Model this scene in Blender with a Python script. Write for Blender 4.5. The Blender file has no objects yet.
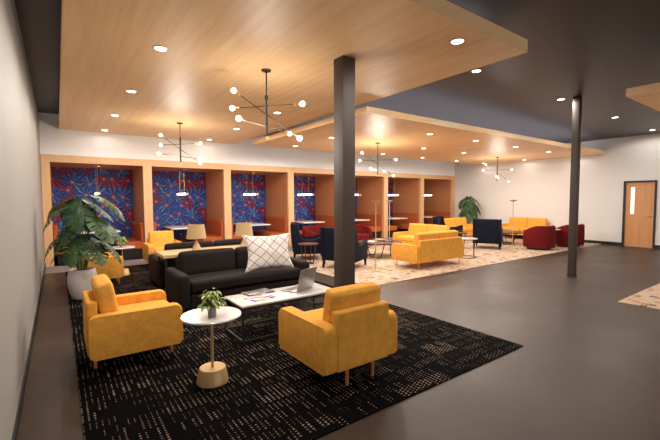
import bpy, bmesh, math, random
from mathutils import Vector, Matrix
random.seed(7)
S = bpy.context.scene
COL = S.collection
PI = math.pi
R = math.radians

# ------------------------------------------------------------------ render look
S.view_settings.view_transform = 'Standard'
S.view_settings.look = 'None'
S.view_settings.gamma = 1
S.view_settings.use_curve_mapping = False
S.view_settings.exposure = 0.35
S.cycles.use_denoising = True
S.cycles.max_bounces = 8
S.cycles.diffuse_bounces = 5
S.cycles.glossy_bounces = 4
S.cycles.sample_clamp_indirect = 4.0
S.cycles.blur_glossy = 0.5

# ------------------------------------------------------------------ node helpers
def new_mat(name):
    m = bpy.data.materials.new(name); m.use_nodes = True
    nt = m.node_tree; b = nt.nodes['Principled BSDF']
    return m, nt, b

class N:
    """tiny wrapper for building node graphs"""
    def __init__(s, nt): s.nt = nt
    def n(s, t, **k):
        x = s.nt.nodes.new(t)
        for a, v in k.items(): setattr(x, a, v)
        return x
    def l(s, a, b): s.nt.links.new(a, b)
    def put(s, sock, v):
        if hasattr(v, 'is_output'): s.l(v, sock)
        else: sock.default_value = v
    def m(s, op, a, b=0.0, c=None):
        x = s.n('ShaderNodeMath', operation=op)
        s.put(x.inputs[0], a); s.put(x.inputs[1], b)
        if c is not None: s.put(x.inputs[2], c)
        return x.outputs[0]
    def coords(s, kind='Object'): return s.n('ShaderNodeTexCoord').outputs[kind]
    def sep(s, v):
        x = s.n('ShaderNodeSeparateXYZ'); s.l(v, x.inputs[0]); return x.outputs
    def comb(s, x, y, z=0.0):
        c = s.n('ShaderNodeCombineXYZ')
        for i, v in enumerate((x, y, z)): s.put(c.inputs[i], v)
        return c.outputs[0]
    def mapping(s, v, scale=(1, 1, 1), loc=(0, 0, 0), rot=(0, 0, 0)):
        x = s.n('ShaderNodeMapping'); s.l(v, x.inputs[0])
        x.inputs['Scale'].default_value = scale; x.inputs['Location'].default_value = loc
        x.inputs['Rotation'].default_value = rot
        return x.outputs[0]
    def noise(s, v, scale, detail=4, rough=.5):
        x = s.n('ShaderNodeTexNoise'); s.l(v, x.inputs['Vector'])
        x.inputs['Scale'].default_value = scale; x.inputs['Detail'].default_value = detail
        x.inputs['Roughness'].default_value = rough
        return x.outputs[0]
    def white(s, v):
        x = s.n('ShaderNodeTexWhiteNoise', noise_dimensions='3D'); s.l(v, x.inputs['Vector'])
        return x.outputs['Value']
    def ramp(s, f, stops, interp='LINEAR'):
        x = s.n('ShaderNodeValToRGB'); s.put(x.inputs[0], f)
        r = x.color_ramp; r.interpolation = interp
        while len(r.elements) < len(stops): r.elements.new(1)
        for e, (p, c) in zip(r.elements, stops): e.position = p; e.color = (*c, 1)
        return x.outputs[0]
    def mix(s, f, a, b):
        x = s.n('ShaderNodeMix', data_type='RGBA'); s.put(x.inputs[0], f)
        s.put(x.inputs[6], a if hasattr(a, 'is_output') else (*a, 1)); s.put(x.inputs[7], b if hasattr(b, 'is_output') else (*b, 1))
        return x.outputs[2]
    def bump(s, h, strength, dist, bsdf):
        x = s.n('ShaderNodeBump'); x.inputs['Strength'].default_value = strength; x.inputs['Distance'].default_value = dist
        s.l(h, x.inputs['Height']); s.l(x.outputs[0], bsdf.inputs['Normal'])

def plain(name, col, rough=.5, metal=0, spec=.5, coat=0):
    m, nt, b = new_mat(name); g = N(nt)
    v = g.noise(g.coords(), 6, 3)
    c = g.ramp(v, [(.3, tuple(x*.98 for x in col)), (.7, tuple(min(1, x*1.01) for x in col))])
    g.l(c, b.inputs['Base Color'])
    b.inputs['Roughness'].default_value = rough; b.inputs['Metallic'].default_value = metal
    b.inputs['Specular IOR Level'].default_value = spec
    b.inputs['Coat Weight'].default_value = coat
    return m

def fabric(name, col, var=.12, scale=14, rough=.9, bump=.3, fine=420, sheen=.0):
    m, nt, b = new_mat(name); g = N(nt); c = g.coords()
    a = g.noise(c, scale, 5, .65); w = g.noise(c, fine, 2)
    f = g.m('ADD', g.m('MULTIPLY', a, .7), g.m('MULTIPLY', w, .3))
    g.l(g.ramp(f, [(.35, tuple(x*(1-var) for x in col)), (.65, tuple(min(1, x*(1+var)) for x in col))]), b.inputs['Base Color'])
    b.inputs['Roughness'].default_value = rough
    b.inputs['Specular IOR Level'].default_value = .25
    b.inputs['Sheen Weight'].default_value = sheen
    g.bump(w, bump, .002, b)
    return m

def wood(name, light, dark, axis='Y', rough=.4, plank=0, scale=1.0, spec=.5):
    m, nt, b = new_mat(name); g = N(nt); c = g.coords()
    sc = {'X': (1, 22, 22), 'Y': (22, 1, 22), 'Z': (22, 22, 1)}[axis]
    v = g.mapping(c, tuple(q*scale for q in sc))
    a = g.noise(v, 1.0, 6, .6)
    v2 = g.mapping(c, tuple(q*scale*5 for q in sc)); a2 = g.noise(v2, 1.2, 3, .6)
    f = g.m('ADD', g.m('MULTIPLY', a, .65), g.m('MULTIPLY', a2, .35))
    if plank:
        x, y, z = g.sep(c)
        p = {'Y': x, 'X': y, 'Z': x}[axis]
        cell = g.m('FLOOR', g.m('DIVIDE', p, plank))
        r = g.white(g.comb(cell, 3.1, 1.7))
        f = g.m('ADD', f, g.m('MULTIPLY', g.m('SUBTRACT', r, .5), .16))
    g.l(g.ramp(f, [(.32, dark), (.66, light)]), b.inputs['Base Color'])
    b.inputs['Roughness'].default_value = rough; b.inputs['Specular IOR Level'].default_value = spec
    return m

def emis(name, col, strength):
    m, nt, b = new_mat(name)
    b.inputs['Base Color'].default_value = (*col, 1)
    b.inputs['Emission Color'].default_value = (*col, 1)
    b.inputs['Emission Strength'].default_value = strength
    return m

def rug_dark():
    m, nt, b = new_mat('black_dotted_rug'); g = N(nt)
    x, y, z = g.sep(g.coords())
    # blocks that set the kind of stitch
    colb = g.m('FLOOR', g.m('DIVIDE', x, .31))
    sh = g.m('MULTIPLY', g.white(g.comb(colb, 5.5, 0)), .4)
    rowb = g.m('FLOOR', g.m('DIVIDE', g.m('ADD', y, sh), .13))
    r1 = g.white(g.comb(colb, rowb, 1.3)); r2 = g.white(g.comb(colb, rowb, 7.7))
    px, py = .038, .031
    ci = g.m('FLOOR', g.m('DIVIDE', x, px))
    off = g.m('MULTIPLY', g.m('MODULO', g.m('ABSOLUTE', ci), 2.0), .5)
    u = g.m('FRACT', g.m('DIVIDE', x, px)); v = g.m('FRACT', g.m('ADD', g.m('DIVIDE', y, py), off))
    du = g.m('ABSOLUTE', g.m('SUBTRACT', u, .5)); dv = g.m('ABSOLUTE', g.m('SUBTRACT', v, .5))
    hu = g.m('ADD', .05, g.m('MULTIPLY', g.m('MULTIPLY', r1, r1), .16))
    hv = g.m('ADD', .12, g.m('MULTIPLY', r2, .17))
    dot = g.m('MULTIPLY', g.m('LESS_THAN', du, hu), g.m('LESS_THAN', dv, hv))
    thin = g.white(g.comb(ci, rowb, 4.4))
    keep = g.m('GREATER_THAN', g.m('ADD', thin, g.m('MULTIPLY', r2, .5)), .48)
    dot = g.m('MULTIPLY', dot, keep)
    gap = g.m('LESS_THAN', g.m('FRACT', g.m('DIVIDE', g.m('ADD', y, sh), .13)), g.m('ADD', .55, g.m('MULTIPLY', r1, .4)))
    dot = g.m('MULTIPLY', dot, gap)
    br = g.white(g.comb(ci, g.m('FLOOR', g.m('DIVIDE', y, .05)), 2.2))
    c1 = g.mix(br, (.14, .095, .07), (.46, .34, .26))
    g.l(g.mix(dot, (.0035, .003, .003), c1), b.inputs['Base Color'])
    b.inputs['Roughness'].default_value = .95; b.inputs['Specular IOR Level'].default_value = .04
    g.bump(g.noise(g.coords(), 300, 2), .4, .003, b)
    return m

def rug_cream():
    m, nt, b = new_mat('cream_patterned_rug'); g = N(nt)
    x, y, z = g.sep(g.coords())
    row = g.m('FLOOR', g.m('DIVIDE', y, .075))
    xo = g.m('ADD', x, g.m('MULTIPLY', g.white(g.comb(row, 1, 1)), 2.0))
    cell = g.m('FLOOR', g.m('DIVIDE', xo, .12))
    r = g.white(g.comb(cell, row, 0.5))
    col = g.ramp(r, [(0, (.58, .44, .32)), (.42, (.64, .50, .38)), (.60, (.44, .25, .14)), (.74, (.58, .44, .32)), (.84, (.13, .09, .075)), (.91, (.50, .24, .10)), (.96, (.62, .48, .36))], 'CONSTANT')
    n = g.noise(g.coords(), 28, 5, .7)
    col = g.mix(g.ramp(n, [(.46, (0, 0, 0)), (.62, (1, 1, 1))]), col, (.64, .50, .38))
    g.l(col, b.inputs['Base Color'])
    b.inputs['Roughness'].default_value = .95; b.inputs['Specular IOR Level'].default_value = .1
    g.bump(g.noise(g.coords(), 250, 2), .4, .003, b)
    return m

def wallpaper():
    m, nt, b = new_mat('starburst_wallpaper'); g = N(nt)
    x, y, z = g.sep(g.coords())
    p = g.comb(g.m('MULTIPLY', x, 3.0), g.m('MULTIPLY', z, 3.0), 0.0)
    vo = g.n('ShaderNodeTexVoronoi', voronoi_dimensions='2D'); g.l(p, vo.inputs['Vector'])
    vo.inputs['Scale'].default_value = 1; vo.inputs['Randomness'].default_value = .75
    cx, cy, cz = g.sep(vo.outputs['Position']); pxx, pyy, _ = g.sep(p)
    dx = g.m('SUBTRACT', pxx, cx); dy = g.m('SUBTRACT', pyy, cy)
    ang = g.m('ARCTAN2', dy, dx)
    rr, gg, bb = g.sep(vo.outputs['Color'])
    a = g.m('ADD', g.m('MULTIPLY', ang, 22/(2*PI)), g.m('MULTIPLY', rr, 5.0))
    sec = g.m('FLOOR', a)
    par = g.m('MODULO', g.m('ADD', sec, 40), 2.0)
    rnd = g.white(g.comb(sec, rr, bb))
    blue = g.ramp(g.m('ADD', g.m('MULTIPLY', par, .5), g.m('MULTIPLY', rnd, .5)),
                  [(0, (.010, .012, .08)), (.2, (.014, .028, .18)), (.45, (.02, .055, .32)), (.65, (.025, .12, .48)), (.88, (.07, .23, .58))], 'CONSTANT')
    red = g.ramp(g.m('ADD', g.m('MULTIPLY', par, .5), g.m('MULTIPLY', rnd, .5)),
                 [(0, (.015, .015, .09)), (.22, (.07, .005, .05)), (.48, (.26, .008, .045)), (.68, (.42, .025, .03)), (.84, (.02, .06, .32))], 'CONSTANT')
    isred = g.m('GREATER_THAN', gg, .60)
    col = g.mix(isred, blue, red)
    d = vo.outputs['Distance']
    halo = g.m('LESS_THAN', g.m('ADD', d, g.m('MULTIPLY', rnd, .17)), .19)
    col = g.mix(halo, col, (.70, .075, .03))
    core = g.m('LESS_THAN', d, .055)
    col = g.mix(core, col, (.85, .25, .08))
    # fine bars along the rays
    fr = g.m('FRACT', a)
    edge = g.m('LESS_THAN', g.m('ABSOLUTE', g.m('SUBTRACT', fr, .5)), .05)
    col = g.mix(g.m('MULTIPLY', edge, .6), col, (.01, .01, .05))
    g.l(col, b.inputs['Base Color'])
    b.inputs['Roughness'].default_value = .6
    return m

def concrete():
    m, nt, b = new_mat('polished_concrete'); g = N(nt); c = g.coords()
    a = g.noise(c, .9, 8, .62); d = g.noise(c, 9, 6, .7)
    f = g.m('ADD', g.m('MULTIPLY', a, .7), g.m('MULTIPLY', d, .3))
    g.l(g.ramp(f, [(.30, (.040, .024, .016)), (.5, (.060, .038, .027)), (.72, (.090, .061, .046))]), b.inputs['Base Color'])
    g.l(g.ramp(a, [(.3, (.34,)*3), (.7, (.50,)*3)]), b.inputs['Roughness'])
    b.inputs['Specular IOR Level'].default_value = .22
    g.bump(d, .06, .01, b)
    return m

def wall_fabric(name, col, bumpy=.25):
    m, nt, b = new_mat(name); g = N(nt); c = g.coords()
    x, y, z = g.sep(c)
    h = g.m('SINE', g.m('MULTIPLY', y, 150)); k = g.m('SINE', g.m('MULTIPLY', z, 150))
    w = g.m('ADD', g.m('MULTIPLY', h, .25), g.m('MULTIPLY', k, .25)); w = g.m('ADD', w, .5)
    n = g.noise(c, 30, 3)
    f = g.m('ADD', g.m('MULTIPLY', w, .3), g.m('MULTIPLY', n, .7))
    g.l(g.ramp(f, [(.3, tuple(q*.95 for q in col)), (.7, col)]), b.inputs['Base Color'])
    b.inputs['Roughness'].default_value = .85; b.inputs['Specular IOR Level'].default_value = .2
    g.bump(w, bumpy, .001, b)
    return m

def pillow_mat():
    m, nt, b = new_mat('white_lattice_cloth'); g = N(nt)
    x, y, z = g.sep(g.coords())
    wv = g.m('MULTIPLY', g.m('SINE', g.m('MULTIPLY', x, 16)), .05)
    a = g.m('FRACT', g.m('ADD', g.m('ADD', g.m('MULTIPLY', x, 5.6), g.m('MULTIPLY', z, 6.2)), wv))
    c = g.m('FRACT', g.m('ADD', g.m('SUBTRACT', g.m('MULTIPLY', x, 5.6), g.m('MULTIPLY', z, 6.2)), wv))
    la = g.m('LESS_THAN', g.m('ABSOLUTE', g.m('SUBTRACT', a, .5)), .035)
    lb = g.m('LESS_THAN', g.m('ABSOLUTE', g.m('SUBTRACT', c, .5)), .035)
    f = g.m('MAXIMUM', la, lb)
    g.l(g.mix(f, (.80, .75, .70), (.16, .07, .05)), b.inputs['Base Color'])
    b.inputs['Roughness'].default_value = .9
    g.bump(g.noise(g.coords(), 300, 2), .2, .002, b)
    return m

def leaf_mat(name, dark, light, rough=.35, centre=None):
    m, nt, b = new_mat(name); g = N(nt)
    n = g.noise(g.coords(), 9, 3)
    col = g.ramp(n, [(.35, dark), (.7, light)])
    if centre:
        at = g.n('ShaderNodeAttribute', attribute_name='across'); 
        nn = g.m('ADD', at.outputs['Fac'], g.m('MULTIPLY', g.noise(g.coords(), 60, 2), .35))
        col = g.mix(g.ramp(nn, [(.42, (1, 1, 1)), (.72, (0, 0, 0))]), col, centre)
    g.l(col, b.inputs['Base Color'])
    b.inputs['Roughness'].default_value = rough
    b.inputs['Subsurface Weight'].default_value = 0
    return m

def magazine_mat(name, base, cols, seed):
    m, nt, b = new_mat(name); g = N(nt); c = g.coords()
    vo = g.n('ShaderNodeTexVoronoi', voronoi_dimensions='2D', distance='CHEBYCHEV'); g.l(g.mapping(c, (9, 13, 1), (seed, seed, 0)), vo.inputs['Vector'])
    vo.inputs['Scale'].default_value = 1
    r = g.sep(vo.outputs['Color'])[0]
    st = [(0, base)] + [(.5 + .5*i/len(cols), q) for i, q in enumerate(cols)]
    g.l(g.ramp(r, st, 'CONSTANT'), b.inputs['Base Color'])
    b.inputs['Roughness'].default_value = .3
    return m

M = dict(
    yellow=fabric('yellow_upholstery', (.80, .378, .060), .14, 16),
    black=fabric('charcoal_upholstery', (.013, .0085, .0078), .2, 20, rough=.8),
    navy=fabric('navy_upholstery', (.0045, .006, .018), .15, 20),
    navy_trim=plain('navy_piping', (.06, .06, .10), .6),
    red=fabric('red_upholstery', (.13, .005, .005), .45, 26),
    rust=fabric('rust_upholstery', (.44, .105, .032), .08, 10, rough=.7, bump=.1),
    chair_leg=plain('orange_wood_leg', (.60, .20, .06), .4),
    black_metal=plain('black_metal', (.010, .009, .010), .45, .0),
    column=plain('dark_grey_column_paint', (.056, .038, .029), .62),
    bronze=plain('dark_bronze', (.06, .035, .022), .35, .7),
    brass=plain('brass', (.80, .50, .16), .3, 1.0),
    brass_paint=plain('matte_brass_paint', (.62, .40, .18), .45, .3),
    steel=plain('brushed_steel', (.5, .5, .5), .3, 1),
    white_top=plain('white_stone_top', (.80, .77, .74), .18),
    white_lam=plain('white_laminate', (.84, .80, .76), .3),
    ceiling_paint=plain('dark_ceiling_paint', (.012, .010, .013), .42),
    wall_cream=plain('cream_wall_paint', (.31, .295, .27), .6, spec=.3),
    wall_white=plain('white_wall_paint', (.90, .90, .90), .7, spec=.3),
    wall_weave=wall_fabric('woven_wallcovering', (.77, .755, .735)),
    baseboard=plain('black_baseboard', (.008, .007, .008), .5),
    panel_wood=wood('ceiling_panel_wood', (.90, .63, .34), (.79, .50, .24), 'Y', .46, plank=.075, scale=.6),
    panel_edge=wood('ceiling_panel_edge_wood', (.84, .57, .31), (.74, .46, .22), 'X', .4, scale=.6),
    booth_wood=wood('pale_booth_wood', (.76, .47, .24), (.68, .39, .185), 'Z', .45),
    booth_inner=wood('orange_booth_wood', (.54, .225, .085), (.45, .17, .06), 'Z', .5),
    door_wood=wood('door_wood', (.68, .33, .13), (.55, .24, .085), 'Z', .4, scale=.7),
    walnut=wood('walnut', (.13, .045, .020), (.06, .020, .010), 'X', .45),
    lamp_wood=wood('pale_lamp_wood', (.78, .56, .32), (.66, .43, .22), 'Z', .5),
    console_wood=wood('pale_console_wood', (.78, .55, .30), (.66, .42, .20), 'X', .4, plank=.12),
    shade=fabric('linen_lampshade', (.52, .36, .19), .08, 60, bump=.3),
    rug1=rug_dark(), rug2=rug_cream(), paper=wallpaper(), floor=concrete(), pillow=pillow_mat(),
    carpet=fabric('grey_carpet', (.27, .24, .25), .08, 8),
    leaf=leaf_mat('monstera_leaf', (.008, .032, .008), (.035, .10, .016), .5),
    leaf_small=leaf_mat('variegated_leaf', (.07, .18, .02), (.14, .28, .03), .4, centre=(.62, .62, .16)),
    stem=plain('green_stem', (.06, .14, .03), .5),
    soil=plain('soil', (.03, .018, .012), .95),
    pot=plain('white_ceramic', (.74, .67, .64), .45),
    pot_grey=plain('grey_concrete_pot', (.27, .26, .26), .6),
    glass_strip=emis('bright_door_glass', (1, .97, .93), .5),
    downlight=emis('downlight_lens', (1, .93, .82), 9),
    bulb=emis('globe_bulb', (1, .93, .85), 2.4),
    tube=emis('tube_light', (1, .92, .82), 4.5),
    trim=plain('downlight_trim', (.72, .52, .36), .4),
    trim_dark=plain('downlight_trim_bronze', (.25, .17, .12), .4),
    paper_white=plain('paper', (.8, .78, .75), .6),
    keys=plain('laptop_keys', (.06, .05, .05), .5),
    mag_dark=magazine_mat('dark_magazine_cover', (.045, .04, .04), [(.10, .09, .085), (.25, .23, .22)], 1.3),
    mag_bright=magazine_mat('bright_magazine_cover', (.78, .74, .70), [(.75, .22, .05), (.78, .74, .70), (.25, .08, .35), (.70, .45, .25)], 4.1),
)
M['laptop_metal'] = plain('silver_laptop', (.42, .39, .37), .35, .6)
def pane_mat():
    m, nt, b = new_mat('clear_glass'); g = N(nt)
    t = g.n('ShaderNodeBsdfTransparent'); gl = g.n('ShaderNodeBsdfGlossy'); gl.inputs['Roughness'].default_value = .02
    mx = g.n('ShaderNodeMixShader'); mx.inputs[0].default_value = .06
    g.l(t.outputs[0], mx.inputs[1]); g.l(gl.outputs[0], mx.inputs[2]); g.l(mx.outputs[0], nt.nodes['Material Output'].inputs[0])
    return m
M['pane'] = pane_mat()
M['tan_tray'] = plain('tan_tray', (.45, .27, .13), .5)

# ------------------------------------------------------------------ mesh helpers
def link(name, bm, mat, parent=None, loc=None, smooth=35):
    bmesh.ops.recalc_face_normals(bm, faces=bm.faces)
    me = bpy.data.meshes.new(name); bm.to_mesh(me); bm.free()
    for p in me.polygons: p.use_smooth = True
    me.set_sharp_from_angle(angle=R(smooth))
    me.materials.append(M[mat] if isinstance(mat, str) else mat)
    o = bpy.data.objects.new(name, me); COL.objects.link(o)
    if parent: o.parent = parent
    if loc: o.location = loc
    return o

def B(): return bmesh.new()

def add_box(bm, c, s, bev=0, seg=2, mat=None):
    r = bmesh.ops.create_cube(bm, size=1)
    vs = r['verts']
    for v in vs: v.co = Vector((v.co.x*s[0], v.co.y*s[1], v.co.z*s[2]))
    if bev:
        es = list({e for v in vs for e in v.link_edges})
        q = bmesh.ops.bevel(bm, geom=es, offset=bev, segments=seg, profile=.5, affect='EDGES')
        vs = list({v for f in q['faces'] for v in f.verts} | {v for v in vs if v.is_valid})
    mt = mat or Matrix.Identity(4)
    for v in vs: v.co = mt @ v.co + Vector(c)
    return bm

def box(c, s, bev=0, seg=2, mat=None): return add_box(B(), c, s, bev, seg, mat)

def span(x0, x1, y0, y1, z0, z1, bev=0):
    return box(((x0+x1)/2, (y0+y1)/2, (z0+z1)/2), (x1-x0, y1-y0, z1-z0), bev)

def add_span(bm, x0, x1, y0, y1, z0, z1, bev=0):
    return add_box(bm, ((x0+x1)/2, (y0+y1)/2, (z0+z1)/2), (x1-x0, y1-y0, z1-z0), bev)

def add_soft(bm, c, s, r, puff=(0, 0, 0), mat=None):
    """rounded upholstered block; puff bulges the faces along x, y, z"""
    h = [q/2 for q in s]
    rr = [min(r, q) for q in h]
    def samples(hh, r_):
        a = [-hh + r_*(1-math.cos(t*PI/8)) for t in range(0, 4)]
        k = 6
        mid = [-(hh-r_) + 2*(hh-r_)*i/k for i in range(k+1)]
        return a + mid + [-q for q in reversed(a)]
    ax = [samples(h[i], rr[i]) for i in range(3)]
    def tr(p):
        inn = Vector([max(-(h[i]-rr[i]), min(h[i]-rr[i], p[i])) for i in range(3)])
        d = Vector(p) - inn
        n = Vector([d[i]/rr[i] if rr[i] else 0 for i in range(3)])
        L = n.length
        if L > 1e-6: d = Vector([n[i]/L*rr[i] for i in range(3)])
        q = inn + d
        t = [p[i]/h[i] for i in range(3)]
        for i in range(3):
            if puff[i]:
                j, k = (i+1) % 3, (i+2) % 3
                q[i] += puff[i]*(1 if t[i] > 0 else -1)*abs(t[i])*(1-t[j]**4)*(1-t[k]**4)
        return q
    mt = mat or Matrix.Identity(4); C = Vector(c)
    cache = {}
    def V(p):
        key = tuple(round(q, 6) for q in p)
        if key not in cache: cache[key] = bm.verts.new(mt @ tr(p) + C)
        return cache[key]
    for i in range(3):
        j, k = (i+1) % 3, (i+2) % 3
        for sgn in (-1, 1):
            for a in range(len(ax[j])-1):
                for b in range(len(ax[k])-1):
                    q = []
                    for da, db in ((0, 0), (1, 0), (1, 1), (0, 1)):
                        p = [0, 0, 0]; p[i] = sgn*h[i]; p[j] = ax[j][a+da]; p[k] = ax[k][b+db]
                        q.append(V(p))
                    if len(set(q)) == 4:
                        try: bm.faces.new(q)
                        except ValueError: pass
    return bm

def soft(c, s, r, puff=(0, 0, 0), mat=None): return add_soft(B(), c, s, r, puff, mat)

def add_tube(bm, a, b, r0, r1=None, seg=12, cap=True):
    a, b = Vector(a), Vector(b); r1 = r0 if r1 is None else r1
    d = (b-a).normalized()
    u = d.orthogonal().normalized(); w = d.cross(u)
    A = [bm.verts.new(a + (u*math.cos(2*PI*i/seg)+w*math.sin(2*PI*i/seg))*r0) for i in range(seg)]
    Bv = [bm.verts.new(b + (u*math.cos(2*PI*i/seg)+w*math.sin(2*PI*i/seg))*r1) for i in range(seg)]
    for i in range(seg):
        j = (i+1) % seg; bm.faces.new((A[i], A[j], Bv[j], Bv[i]))
    if cap: bm.faces.new(A); bm.faces.new(Bv)
    return bm

def tube(a, b, r0, r1=None, seg=12): return add_tube(B(), a, b, r0, r1, seg)

def add_lathe(bm, prof, seg=32, c=(0, 0, 0), sx=1, sy=1):
    rings = []
    for r, z in prof:
        if r < 1e-6: rings.append([bm.verts.new((c[0], c[1], c[2]+z))])
        else: rings.append([bm.verts.new((c[0]+sx*r*math.cos(2*PI*i/seg), c[1]+sy*r*math.sin(2*PI*i/seg), c[2]+z)) for i in range(seg)])
    for a, b in zip(rings, rings[1:]):
        for i in range(seg):
            j = (i+1) % seg
            if len(a) == 1 and len(b) == 1: continue
            if len(a) == 1: bm.faces.new((a[0], b[i], b[j]))
            elif len(b) == 1: bm.faces.new((a[i], a[j], b[0]))
            else: bm.faces.new((a[i], a[j], b[j], b[i]))
    for ring in (rings[0], rings[-1]):
        if len(ring) > 1: bm.faces.new(ring)
    return bm

def lathe(prof, seg=32, c=(0, 0, 0)): return add_lathe(B(), prof, seg, c)

def prism(pts, axis, a, b, bev=0):
    """closed outline (2D pts) pushed from a to b along axis; x-axis outline is (y,z), y-axis (x,z), z-axis (x,y)"""
    bm = B()
    def P(p, t):
        return {'x': (t, p[0], p[1]), 'y': (p[0], t, p[1]), 'z': (p[0], p[1], t)}[axis]
    A = [bm.verts.new(P(p, a)) for p in pts]; C_ = [bm.verts.new(P(p, b)) for p in pts]
    n = len(pts)
    f0 = bm.faces.new(A); f1 = bm.faces.new(C_)
    for i in range(n): bm.faces.new((A[i], A[(i+1) % n], C_[(i+1) % n], C_[i]))
    if bev:
        es = [e for e in bm.edges if (e in f0.edges or e in f1.edges)]
        bmesh.ops.bevel(bm, geom=es, offset=bev, segments=2, profile=.5, affect='EDGES')
    bmesh.ops.triangulate(bm, faces=[f for f in bm.faces if len(f.verts) > 8])
    return bm

def thing(name, label, cat, loc=(0, 0, 0), rz=0, group=None):
    o = bpy.data.objects.new(name, None); COL.objects.link(o)
    o.empty_display_size = .1
    o.location = loc; o.rotation_euler = (0, 0, rz); o['label'] = label; o['category'] = cat
    if group: o['group'] = group
    return o

def tag(o, label, cat, group=None):
    o['label'] = label; o['category'] = cat
    if group: o['group'] = group
    return o

def struct(name, bm, mat, parent=None, smooth=35):
    o = link(name, bm, mat, parent, smooth=smooth)
    if not parent: o['kind'] = 'structure'
    return o

KIDS = {}
def dup(root, loc, rz, label, group=None):
    def cp(o, parent):
        c = o.copy(); COL.objects.link(c)
        if parent: c.parent = parent
        for k in [q for q in list(COL.objects) if q.parent == o]: cp(k, c)
        return c
    r = cp(root, None); r.location = loc; r.rotation_euler = (0, 0, rz); r['label'] = label
    if group: r['group'] = group
    return r

# ------------------------------------------------------------------ dimensions
XL, XR = -.284, 15.4
YF, YW, YB = -4.0, 11.15, 12.9      # front wall, booth front plane, booth back
HC = 3.636
ZP1, ZP2 = 3.29, 3.12

# ------------------------------------------------------------------ room shell
struct('floor', span(XL-.2, XR+.2, YF-.2, YB+.2, -.2, 0), 'floor')
struct('ceiling', span(XL-.2, XR+.2, YF-.2, YB+.2, HC, HC+.2), 'ceiling_paint')
struct('wall_left', span(XL-.2, XL, YF-.2, YB+.2, 0, HC), 'wall_cream')
struct('wall_back', span(XL, XR, YB, YB+.2, 0, HC), 'wall_white')
struct('trim_1', span(XL, XR, YW+.04, YW+.14, 2.67, HC), 'wall_white')      # wall above the booths
FILL_WIN = [(.9+3.65*i, .9+3.65*i+3.0) for i in range(4)]  # unseen openings behind the camera, added to let fill light in
bm = B(); add_span(bm, XL, XR, YF-.2, YF, 0, .35); add_span(bm, XL, XR, YF-.2, YF, 3.1, HC)
xs = [XL] + [q for p in FILL_WIN for q in p] + [XR]
for a_, b_ in zip(xs[0::2], xs[1::2]): add_span(bm, a_, b_, YF-.2, YF, .35, 3.1)
struct('wall_front', bm, 'wall_cream')
for k, (a_, b_) in enumerate(FILL_WIN):
    bm = B(); f = .05
    add_span(bm, a_, b_, YF-.12, YF-.06, .35, .35+f); add_span(bm, a_, b_, YF-.12, YF-.06, 3.1-f, 3.1)
    for xx in (a_, (a_+b_-f)/2, b_-f): add_span(bm, xx, xx+f, YF-.12, YF-.06, .35+f, 3.1-f)
    wn = struct('window_%d' % (k+1), bm, 'black_metal')
    struct('window_pane', span(a_+f, b_-f, YF-.095, YF-.089, .35+f, 3.1-f), 'pane', wn)
DY0, DY1, DZ = 3.66, 4.53, 2.17
bm = B()
add_span(bm, XR, XR+.2, YF, DY0, 0, HC); add_span(bm, XR, XR+.2, DY1, YB, 0, HC); add_span(bm, XR, XR+.2, DY0, DY1, DZ, HC)
struct('wall_right', bm, 'wall_weave')
struct('baseboard_left', span(XL, XL+.012, YF, YW, 0, .10), 'baseboard')
bm = B(); add_span(bm, XR-.012, XR, YF, DY0, 0, .11); add_span(bm, XR-.012, XR, DY1, YW-.02, 0, .11)
struct('baseboard_right', bm, 'baseboard')
struct('baseboard_front', span(XL+.02, XR-.02, YF, YF+.012, 0, .10), 'baseboard')
# door
bm = B(); f = .055
add_span(bm, XR-.03, XR+.10, DY0, DY0+f, 0, DZ); add_span(bm, XR-.03, XR+.10, DY1-f, DY1, 0, DZ); add_span(bm, XR-.03, XR+.10, DY0+f, DY1-f, DZ-f, DZ)
dl = struct('door_1', span(XR+.02, XR+.06, DY0+f, DY1-f, .005, DZ-f), 'door_wood')
struct('door_frame', bm, 'baseboard', dl)
struct('door_window', span(XR+.015, XR+.02, 4.235, 4.335, 1.08, 1.96), 'glass_strip', dl)
hb = tube((XR-.03, DY0+f+.09, 1.02), (XR+.02, DY0+f+.09, 1.02), .012); add_tube(hb, (XR-.03, DY0+f+.07, 1.02), (XR-.03, DY0+f+.20, 1.02), .010)
struct('door_handle', hb, 'steel', dl)

# ------------------------------------------------------------------ ceiling panels
def ceiling_panel(x0, x1, y0, y1, z, t, label):
    o = thing('ceiling_panel', label, 'ceiling panel', ((x0+x1)/2, (y0+y1)/2, z), 0)
    hx, hy = (x1-x0)/2, (y1-y0)/2
    link('underside', span(-hx+.012, hx-.012, -hy+.012, hy-.012, 0, t), 'panel_wood', o)
    bm = B(); add_span(bm, -hx, hx, -hy, -hy+.012, 0, t); add_span(bm, -hx, hx, hy-.012, hy, 0, t)
    add_span(bm, -hx, -hx+.012, -hy+.012, hy-.012, 0, t); add_span(bm, hx-.012, hx, -hy+.012, hy-.012, 0, t)
    link('edge_band', bm, 'panel_edge', o)
    bm = B()
    nx, ny = max(2, int((x1-x0)/2)), max(2, int((y1-y0)/2.5))
    for i in range(nx):
        for j in range(ny):
            px = -hx+1.6+(2*hx-3.2)*i/(nx-1); py = -hy+1.9+(2*hy-3.0)*j/(ny-1)
            add_tube(bm, (px, py, t), (px, py, HC-z), .012, seg=8)
    link('hanger_rod', bm, 'black_metal', o)
    return o
def cove(x0, x1, y0, y1, z, watts):
    l = bpy.data.lights.new('cove_light', 'AREA'); l.shape = 'RECTANGLE'; l.size = x1-x0; l.size_y = y1-y0
    l.energy = watts; l.color = (1, .90, .95)
    o = bpy.data.objects.new('cove_light', l); COL.objects.link(o)
    o.location = ((x0+x1)/2, (y0+y1)/2, z); o.rotation_euler = (PI, 0, 0)
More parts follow.
